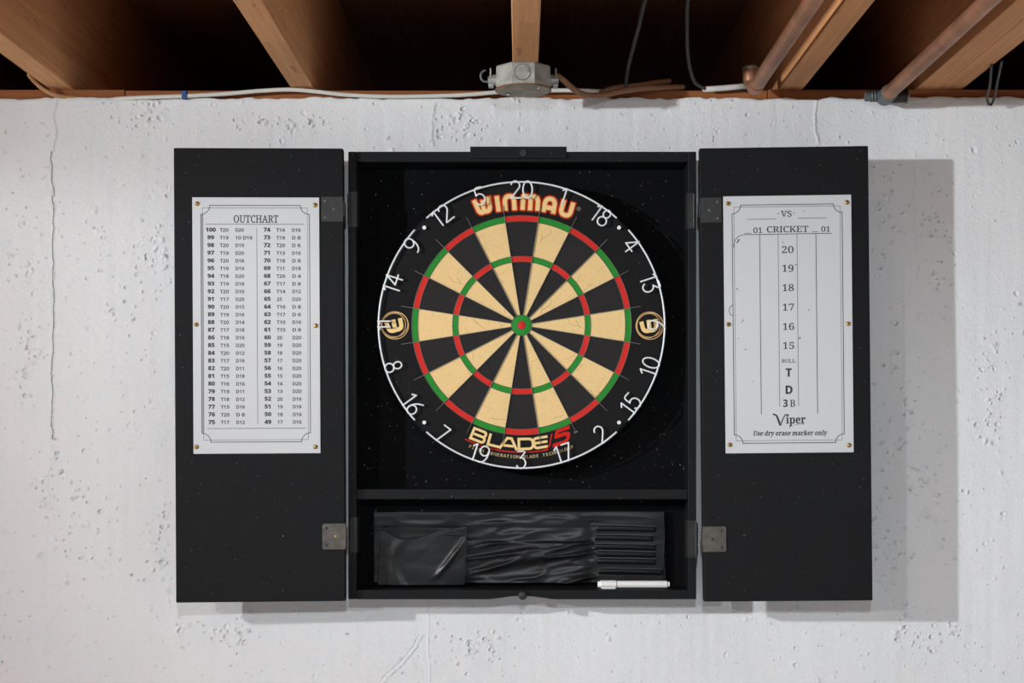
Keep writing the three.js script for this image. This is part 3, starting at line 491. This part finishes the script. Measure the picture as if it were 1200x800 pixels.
  for (const r of [6.5, 16, 98.6, 107.4, 161.2, 170.4]) { const t = new THREE.TorusGeometry(r * mm, 0.00042, 6, r < 20 ? 48 : 128); t.translate(0, 0, ZF0 + 0.0008); mesh('ring_wire', t, r < 20 ? M.greyMetal : M.spider, db); }

  // number ring: white wire hoop in four arcs, digits hung inside it
  const RR = 221.5 * mm, zr = ZF0 + 0.006, wr = 0.00145;
  const hoop = [];
  for (const q of [0, 1, 2, 3]) { const a0 = Math.PI / 4 + q * Math.PI / 2 + 0.062, a1 = a0 + Math.PI / 2 - 0.124, pts = []; for (let k = 0; k <= 40; k++) { const a = a0 + (a1 - a0) * k / 40; pts.push(V(RR * Math.cos(a), RR * Math.sin(a), zr)); } hoop.push(tube(pts, wr, 80, 8)); }
  for (const q of [0, 1, 2, 3]) { const a = Math.PI / 4 + q * Math.PI / 2; hoop.push(discFacing(0.0029, 0.006, 213.4 * mm * Math.cos(a), 213.4 * mm * Math.sin(a), ZF0 + 0.003, 16)); }
  const nring = part(mesh('number_ring', flat(hoop), M.wire, db), 'white wire ring carrying the numbers');
  // digit strokes in a unit cell: x 0..w, y 0 (foot) .. 1 (head)
  const ell = (cx, cy, rx, ry, a0, a1, n = 18) => { const o = []; for (let k = 0; k <= n; k++) { const a = (a0 + (a1 - a0) * k / n) * Math.PI / 180; o.push([cx + rx * Math.cos(a), cy + ry * Math.sin(a)]); } return o; };
  const DG = {
    0: [0.6, [ell(0.3, 0.5, 0.27, 0.5, 90, 450, 24)]],
    1: [0.34, [[[0.02, 0.8], [0.24, 0.98]], [[0.24, 1], [0.24, 0]]]],
    2: [0.58, [[...ell(0.29, 0.74, 0.25, 0.26, 165, -35, 14), [0.06, 0.04], [0.04, 0.01]], [[0.04, 0], [0.58, 0.02]]]],
    3: [0.52, [[[0.04, 1], [0.46, 0.98], [0.2, 0.62]], [...ell(0.22, 0.31, 0.27, 0.31, 95, -150, 16)]]],
    4: [0.62, [[[0.42, 0], [0.42, 1], [0.02, 0.34], [0.62, 0.34]]]],
    5: [0.54, [[[0.5, 1], [0.12, 1], [0.07, 0.58]], [...ell(0.24, 0.32, 0.28, 0.32, 125, -150, 18)]]],
    6: [0.58, [[[0.48, 0.98], [0.2, 0.72], [0.04, 0.36], [0.06, 0.14]], ell(0.29, 0.28, 0.26, 0.28, 0, 360, 20)]],
    7: [0.54, [[[0.02, 1], [0.52, 1], [0.2, 0]]]],
    8: [0.54, [ell(0.27, 0.76, 0.2, 0.24, 0, 360, 18), ell(0.27, 0.26, 0.26, 0.26, 0, 360, 20)]],
    9: [0.58, [ell(0.29, 0.71, 0.26, 0.28, 0, 360, 20), [[0.55, 0.74], [0.52, 0.36], [0.36, 0.08], [0.16, 0.0]]]],
  };
  const sharp = { 1: 1, 4: 1, 7: 1 };
  order.forEach((num, i) => {
    const mid = Math.PI / 2 - i * Math.PI / 10, flip = i >= 6 && i <= 14, Hh = (num === 11 ? 19 : 26.5) * mm, gs = [], ds = String(num).split('');
    let w = ds.reduce((t, d) => t + DG[d][0], 0) + 0.13 * (ds.length - 1), x = -w / 2;
    // local frame: 'up' points outwards, or inwards for the lower numbers
    const up = V(Math.cos(mid), Math.sin(mid), 0).multiplyScalar(flip ? -1 : 1), right = V(up.y, -up.x, 0);
    const foot = V(Math.cos(mid), Math.sin(mid), 0).multiplyScalar(flip ? RR + 0.0005 : RR + 0.0012 - Hh);
    for (const d of ds) {
      for (const st of DG[d][1]) {
        const pts = st.map(([u, v]) => foot.clone().addScaledVector(right, (x + u) * Hh).addScaledVector(up, v * Hh).setZ(zr + 0.0006));
        if (sharp[d] || pts.length < 3) for (let k = 0; k + 1 < pts.length; k++) gs.push(rod(pts[k], pts[k + 1], wr * 0.92, 8)), gs.push((() => { const q = new THREE.SphereGeometry(wr * 0.92, 8, 6); q.translate(...pts[k + 1]); return q; })());
        else gs.push(tube(pts, wr * 0.92, pts.length * 2, 7));
      }
      x += DG[d][0] + 0.13;
    }
    mesh('wire_number', flat(gs), M.wire, nring);
  });
}

// ------------------------------------------------------------------ things in the tray
function slab(nx, ny, outline, front, thick) {                   // closed sheet: outline(u,v) -> [x, y], front(u,v) -> z, all in metres
  const pos = [], uv = [], idx = [], n = (nx + 1) * (ny + 1);
  for (const side of [0, 1]) for (let j = 0; j <= ny; j++) for (let i = 0; i <= nx; i++) { const u = i / nx, v = j / ny, [x, y] = outline(u, v); pos.push(x, y, side ? front(u, v) - thick : front(u, v)); uv.push(x, y); }
  for (let j = 0; j < ny; j++) for (let i = 0; i < nx; i++) { const a = j * (nx + 1) + i, b = a + 1, c = a + nx + 1, d = c + 1; idx.push(a, b, c, b, d, c, n + a, n + c, n + b, n + b, n + c, n + d); }
  const rim = []; for (let i = 0; i < nx; i++) rim.push(i); for (let j = 0; j < ny; j++) rim.push(j * (nx + 1) + nx); for (let i = nx; i > 0; i--) rim.push(ny * (nx + 1) + i); for (let j = ny; j > 0; j--) rim.push(j * (nx + 1));
  rim.forEach((a, k) => { const b = rim[(k + 1) % rim.length]; idx.push(a, n + a, b, b, n + a, n + b); });
  const g = new THREE.BufferGeometry(); g.setAttribute('position', new THREE.Float32BufferAttribute(pos, 3)); g.setAttribute('uv', new THREE.Float32BufferAttribute(uv, 2)); g.setIndex(idx); g.computeVertexNormals(); return g;
}
{
  const z0 = 0.020, S = (D - z0) / F, X = (px) => (px - CX) * S, Y = (py) => -(py - CY) * S;
  const wal = thing('dart_wallet', 'crumpled black plastic dart wallet lying in the cabinet tray', 'wallet', [0, inB, 0]);
  const ridge = (x, y, s) => 1 - Math.abs(2 * noise(x, y, s) - 1);
  const sheet = slab(190, 60, (u, v) => { const px = 437 + u * 341, top = 598.5 + 1.2 * noise(u * 9, 1, 3), bot = 683; return [X(px + 1.5 * noise(3, v * 5, 8) * u), Math.max(Y(bot + (top - bot) * v), inB + 0.0012) - inB]; }, (u, v) => {
    const px = 437 + u * 341, py = 683 - 85 * v, mid = Math.min(1, Math.max(0, (px - 535) / 40)) * Math.min(1, Math.max(0, (706 - px) / 20));
    let z = z0 + 0.002 * fbm(px / 60, py / 30, 4, 2);
    z += mid * (0.0075 * ridge(px / 58 + py / 40, py / 13 + px / 90, 11) ** 3 * (py > 634 ? 1 : 0.35) + 0.0022 * ridge(px / 26 + py / 14, py / 8, 13) ** 2 * (py > 640 ? 1 : 0.3));
    z += 0.0022 * ridge(px / 50, py / 8, 17) * (py < 616 ? 1 : 0.2);
    z -= 0.003 * Math.exp(-(((px - 693) / 9) ** 2)) * (py > 610 ? 1 : 0);
    return z;
  }, 0.004);
  mesh('sheet', sheet, M.pouch, wal);
  // elastic loops for the darts
  for (const [py, x0, x1] of [[616.5, 699, 768], [627.5, 697, 765], [638, 697, 768], [646.5, 699, 768], [655, 700, 768], [667, 701, 776]]) {
    const y = Y(py + 1.5) - inB, g = slab(30, 8, (u, v) => [X(x0 + (x1 - x0) * u), y + (v - 0.5) * 0.0105 - 0.0018 * u * u], (u, v) => z0 + 0.0022 + 0.0055 * Math.sqrt(Math.max(0, 1 - (2 * v - 1) ** 2)) * (1 - 0.55 * u ** 6) * (0.9 + 0.1 * noise(u * 9, py, 3)), 0.003);
    const lp = mesh('loop', g, M.loop, wal), glintPts = []; for (let k = 0; k <= 8; k++) { const u = k / 8; glintPts.push(V(X(x0 + (x1 - x0) * u), y + 0.0046 - 0.0018 * u * u + 0.0006 * (noise(u * 5, py, 6) - 0.5), z0 + 0.0062 - 0.002 * u ** 6)); }
    mesh('painted_highlight', tube(glintPts, 0.0008, 24, 6), M.painted_highlight, lp);  // pale rod paints the light caught along the loop's top edge
  }
  // welt along the right edge
  mesh('edge_binding', tube([P(777.5, 600, z0 + 0.003), P(778.5, 630, z0 + 0.003), P(778, 655, z0 + 0.003), P(779.5, 678, z0 + 0.003)].map((p) => p.setY(p.y - inB)), 0.0011, 30, 6), M.pouch, wal);
  const pk = thing('plastic_packet', 'small glossy black plastic packet with a folded flap in the tray', 'packet', [0, inB, 0]);
  const zp = 0.0335, SP = (D - zp) / F;
  const pkt = slab(60, 50, (u, v) => { const top = 620 + 11 * Math.sin(Math.PI * Math.min(1, u * 1.5)) * (u < 0.66 ? 1 : 0) - 4 * Math.max(0, u - 0.66) * 3 + 2 * noise(u * 4, 2, 5), bot = 685.5, px = 444 + u * 102 + (v - 0.5) * 3; return [(px - CX) * SP, Math.max(-(bot + (top - bot) * v - CY) * SP, inB + 0.001) - inB]; }, (u, v) => {
    let z = zp + 0.004 * Math.sin(Math.PI * u) * (1 - 0.6 * v) + 0.0012 * fbm(u * 4, v * 4, 7, 2);
    const d = (u - 0.72) * 0.86 - (v - 0.25) * 0.42; z += 0.0052 * Math.exp(-((d / 0.035) ** 2)) * Math.min(1, Math.max(0, (v - 0.1) * 4)) * Math.min(1, Math.max(0, (0.85 - v) * 4));
    const e = u - 0.16 - 0.12 * (v - 0.5) ** 2 * 4; z += 0.0012 * Math.max(0, 1 - Math.abs(e) / 0.09);
    return z;
  }, 0.0015);
  mesh('film', pkt, M.packet, pk);
  mesh('flap', slab(24, 14, (u, v) => { const px = 512 + u * 40, py = 626 - (v * 11) * (1 - Math.abs(2 * u - 1)) + 3 * v + 2 * u; return [(px - CX) * SP, -(py - CY) * SP - inB]; }, (u, v) => zp + 0.005 + 0.002 * Math.sin(u * 3.1), 0.0014), M.packet, pk);
  // marker
  const zm = 0.05, SM = (D - zm) / F, mr = 0.0063, my = mr + 0.0004, XM = (px) => (px - CX) * SM;
  const mk = thing('whiteboard_marker', 'white capped dry erase marker lying in the cabinet tray', 'marker', [0, inB, zm]);
  const lat = (pts) => { const g = new THREE.LatheGeometry(pts.map(([px, r]) => new THREE.Vector2(r, XM(px))), 24); g.rotateZ(-Math.PI / 2); g.translate(0, my, 0); return g; };
  mesh('cap', lat([[700.4, 0], [700.4, 0.0046], [703.2, 0.0049], [703.6, 0.006], [704.5, mr], [721.8, mr], [722.4, 0.006], [722.4, 0]]), M.markerWhite, mk);
  mesh('barrel', lat([[722.4, 0], [722.4, 0.0051], [723.6, 0.0052], [723.8, 0.0057], [781.3, 0.0057], [781.6, 0.0052], [781.6, 0]]), M.markerWhite, mk);
  mesh('end_plug', lat([[781.6, 0], [781.6, 0.0042], [784.3, 0.0042], [784.6, 0.0038], [784.6, 0]]), M.markerWhite, mk);
  mesh('clip', box(XM(705), XM(721.5), my - 0.0068, my + 0.0001 - 0.0045, -0.002, 0.0045, 0.0008), M.markerWhite, mk);
}

// ------------------------------------------------------------------ overhead fittings
{
  // octagonal junction box screwed under the middle joist
  const cx = 0.0028, cz = 0.127, top = JB, hb = 0.033, R = 0.0405 / Math.cos(Math.PI / 8);
  const jb = thing('junction_box', 'octagonal galvanised steel junction box under the middle joist', 'junction box', [cx, top, cz]);
  const prof = [[0, 0], [R - 0.004, 0], [R - 0.0012, -0.0012], [R, -0.004], [R, -hb], [0, -hb]].map(([a, b]) => new THREE.Vector2(a, b)), oct = new THREE.LatheGeometry(prof, 8).toNonIndexed(); oct.rotateY(Math.PI / 8); oct.computeVertexNormals();
  mesh('box_body', metricUV(oct), M.galvanised, jb);
  const dl = (pts, seg = 40) => new THREE.LatheGeometry(pts.map(([a, b]) => new THREE.Vector2(a, b)), seg);
  mesh('cover_plate', metricUV(dl([[0, -hb - 0.0022], [0.0405, -hb - 0.0022], [0.0415, -hb - 0.0014], [0.0415, -hb - 0.0006], [0, -hb - 0.0004]])), M.cover, jb);
  const rustRim = dl([[0.0416, -hb + 0.0003], [0.0425, -hb - 0.0002], [0.0424, -hb - 0.0016], [0.0414, -hb - 0.0018]]); part(mesh('cover_rim', rustRim, M.rust, jb), 'rusty rim');
  const ko = new THREE.CylinderGeometry(0.0112, 0.0112, 0.0012, 28); ko.rotateX(Math.PI / 2); ko.translate(-0.001, -0.0165, 0.0408); mesh('knockout', metricUV(ko), M.galvanised, jb);
  const kr = new THREE.TorusGeometry(0.0115, 0.0006, 6, 32); kr.translate(-0.001, -0.0165, 0.0408); mesh('knockout_rim', kr, M.darkSteel, jb);
  const nub = new THREE.SphereGeometry(0.0016, 10, 6); nub.translate(0.0068, -0.0152, 0.0416); mesh('rivet', nub, M.solder, jb);
  for (const [x, z] of [[-0.022, -0.02], [0.024, 0.021]]) { const s = new THREE.SphereGeometry(0.0032, 12, 8); s.scale(1, 0.7, 1); s.translate(x, -hb - 0.003, z); mesh('screw', s, M.solder, jb); }
  // cable clamps on both flanks
  for (const sd of [-1, 1]) {
    const x = sd * 0.0405, y = -0.019, gs = [rod(V(x, y, 0), V(x + sd * 0.006, y, 0), 0.0085, 16), rod(V(x + sd * 0.006, y, 0), V(x + sd * 0.0125, y, 0), 0.0065, 12), box(Math.min(x + sd * 0.004, x + sd * 0.0115), Math.max(x + sd * 0.004, x + sd * 0.0115), y - 0.011, y - 0.006, -0.006, 0.006, 0.001)];
    gs.push(rod(V(x + sd * 0.0085, y - 0.011, 0.004), V(x + sd * 0.0085, y + 0.017, 0.004), 0.0013, 8));
    mesh('cable_clamp', flat(gs), M.galvanised, jb);
    if (sd < 0) { const pts = []; for (let k = 0; k <= 12; k++) { const a = -1.9 - k / 12 * 2.7; pts.push(V(x - 0.016 + 0.0075 * Math.cos(a), y + 0.0065 + 0.0085 * Math.sin(a), 0)); } mesh('clamp_hook', tube([V(x - 0.006, y - 0.002, 0), ...pts], 0.0018, 40, 7), M.greyMetal, jb); }
  }
}
function cable(name, label, pts, r, mat, category = 'cable', flatten = 1) {
  const g0 = new THREE.CatmullRomCurve3(pts, false, 'centripetal'), a = pts[0];
  const geo = tube(pts.map((p) => p.clone().sub(a)), r, 100, 10); if (flatten !== 1) geo.scale(1, 1, flatten);
  const m = mesh(name, geo, mat); m.position.copy(a); m.userData = { label, category }; return m;
}
const wc = cable('white_cable', 'long white cable running along the sill behind the junction box', [P(112, 119, -0.012), P(140, 115.6, -0.002), P(172, 114, 0.004), P(215, 112.5, 0.006), P(262, 110, 0.006), P(308, 106.2, 0.006), P(340, 105, 0.007), P(368, 107, 0.006), P(405, 111, 0.005), P(450, 113, 0.005), P(500, 112.6, 0.005), P(545, 111, 0.006), P(590, 107.5, 0.007), P(640, 106, 0.007), P(680, 106, 0.006), P(712, 107.5, -0.004)], 0.0033, M.whiteCable);
{ const p = P(216.5, 112, 0.006).sub(wc.position), g = box(p.x - 0.0042, p.x + 0.0042, p.y - 0.0056, p.y + 0.0072, p.z - 0.0046, p.z + 0.0046, 0.001); part(mesh('tape_band', g, M.blueTape, wc), 'blue tape band'); }
cable('tan_cable', 'short tan cable curving down from the joist onto the sill', [P(34, 88, 0.03), P(41, 96, 0.02), P(50, 104, 0.012), P(62, 110.5, 0.006), P(76, 113.6, -0.002), P(90, 114.8, -0.008)], 0.0034, M.tanCable);
cable('brown_cable', 'brown cable leaving the junction box and lying along the sill', [P(653.5, 89, 0.127), P(659, 93, 0.125), P(668, 101, 0.11), P(679, 108.5, 0.08), P(692, 112, 0.05), P(708, 111, 0.035), P(728, 106.8, 0.025), P(752, 103.6, 0.018), P(775, 102.6, 0.0), P(800, 102, -0.02)], 0.0045, M.brownCable);
cable('dark_cable', 'brown cable end bending up behind the looped brown cable', [P(704, 109, 0.012), P(716, 104, 0.008), P(732, 101.5, 0.004), P(748, 100, -0.002), P(768, 97, -0.012), P(784, 95, -0.026)], 0.0042, M.brownCable);
cable('thin_cable', 'thin dark cable hanging straight down above the brown cable', [V(0.1235, SUB - 0.002, 0.3), P(756, -20, 0.27), P(751, 20, 0.21), P(743, 52, 0.12), P(736, 80, 0.05), P(733, 103, 0.012)], 0.0028, M.greyCable);
cable('thin_cable', 'thin dark cable hanging down to the short white sheath', [V(0.155, SUB - 0.002, 0.3), P(803, -20, 0.27), P(805, 20, 0.2), P(805.5, 55, 0.12), P(809, 82, 0.05), P(816, 98, 0.012), P(826, 104, 0.006)], 0.0028, M.greyCable);
cable('white_cable', 'short white cable sheath ending at the copper elbow', [P(826, 104.6, 0.003), P(836, 104, 0.005), P(850, 103, 0.005), P(864, 101.8, 0.004), P(876, 100.5, -0.004)], 0.0046, M.whiteCable);

// copper pipes running out from the wall beside the joists
{
  const r = 0.0111;
  const e = P(884, 98, 0.03), up = 0.545;
  const p4 = thing('copper_pipe', 'copper water pipe with an upturned elbow beside the short white cable', 'pipe', [e.x, up, 0.03]);
  mesh('pipe_run', metricUV(rod(V(0, 0, 0.004), V(0, 0.004, ZF - 0.35), r, 24)), M.copper, p4);
  const el = []; for (let k = 0; k <= 10; k++) { const a = k / 10 * Math.PI / 2; el.push(V(-0.004 * (1 - Math.cos(a)), 0.016 * (1 - Math.cos(a)) , 0.016 * (1 - Math.sin(a)) - 0.004)); }
  mesh('elbow', flat([rod(V(0, 0, 0.012), V(0, 0, 0.034), r + 0.0018, 24), tube(el, r + 0.0014, 24, 20), rod(V(-0.004, 0.012, -0.004), V(-0.005, 0.03, -0.004), r + 0.0018, 24)].map((g) => metricUV(g))), M.copper, p4);
  mesh('solder_collar', rod(V(-0.005, 0.03, -0.004), V(-0.005, 0.0335, -0.004), r + 0.0022, 24), M.solder, p4);
  mesh('end_cap', rod(V(-0.005, 0.0335, -0.004), V(-0.0051, 0.037, -0.004), r + 0.0012, 24, r - 0.002), M.solder, p4);

  const f = P(1037, 113.5, 0.03);
  const p5 = thing('copper_pipe', 'copper water pipe ending at a grey threaded fitting beside the doubled joist', 'pipe', [f.x, f.y, 0.03]);
  mesh('pipe_run', metricUV(rod(V(0, 0, 0.006), V(0, 0.0005, ZF - 0.35), r, 24)), M.copper, p5);
  mesh('elbow', flat([rod(V(0, 0, -0.004), V(0, 0, 0.03), r + 0.0022, 24), new THREE.SphereGeometry(r + 0.0024, 20, 14)]), M.greyMetal, p5);
  mesh('solder_collar', rod(V(0, 0, 0.03), V(0, 0, 0.0325), r + 0.0015, 24), M.solder, p5);
  const gs = [rod(V(-0.004, 0.001, 0), V(-0.03, 0.001, 0), 0.0068, 16)]; for (const x of [-0.012, -0.0165, -0.021]) { const t = new THREE.TorusGeometry(0.0076, 0.0018, 8, 20); t.rotateY(Math.PI / 2); t.translate(x, 0.001, 0); gs.push(t); } gs.push(rod(V(-0.024, 0.001, 0), V(-0.031, 0.001, 0), 0.0085, 6));
  mesh('threaded_fitting', flat(gs), M.greyMetal, p5);
  mesh('side_stub', rod(V(0.004, 0, 0), V(0.034, 0.001, 0), r - 0.001, 20), M.darkSteel, p5);
  mesh('stub_collar', rod(V(0.0335, 0.001, 0), V(0.036, 0.001, 0), r + 0.0008, 20), M.solder, p5);
  const h = P(1164, 96, 0.04);
  const st = thing('pipe_strap', 'narrow dark metal strap hanging below the doubled joist', 'strap', [h.x, JB, 0.04]);
  mesh('strap_band', tube([P(1162, 76.4, 0.15), P(1160, 100, 0.09), P(1157, 118, 0.03), P(1160.5, 123.5, 0.02), P(1164, 118, 0.03), P(1169, 95, 0.1), P(1174, 71.5, 0.165)].map((p) => p.sub(st.position)), 0.0021, 60, 6), M.darkSteel, st);
}

renderer.render(scene, camera);
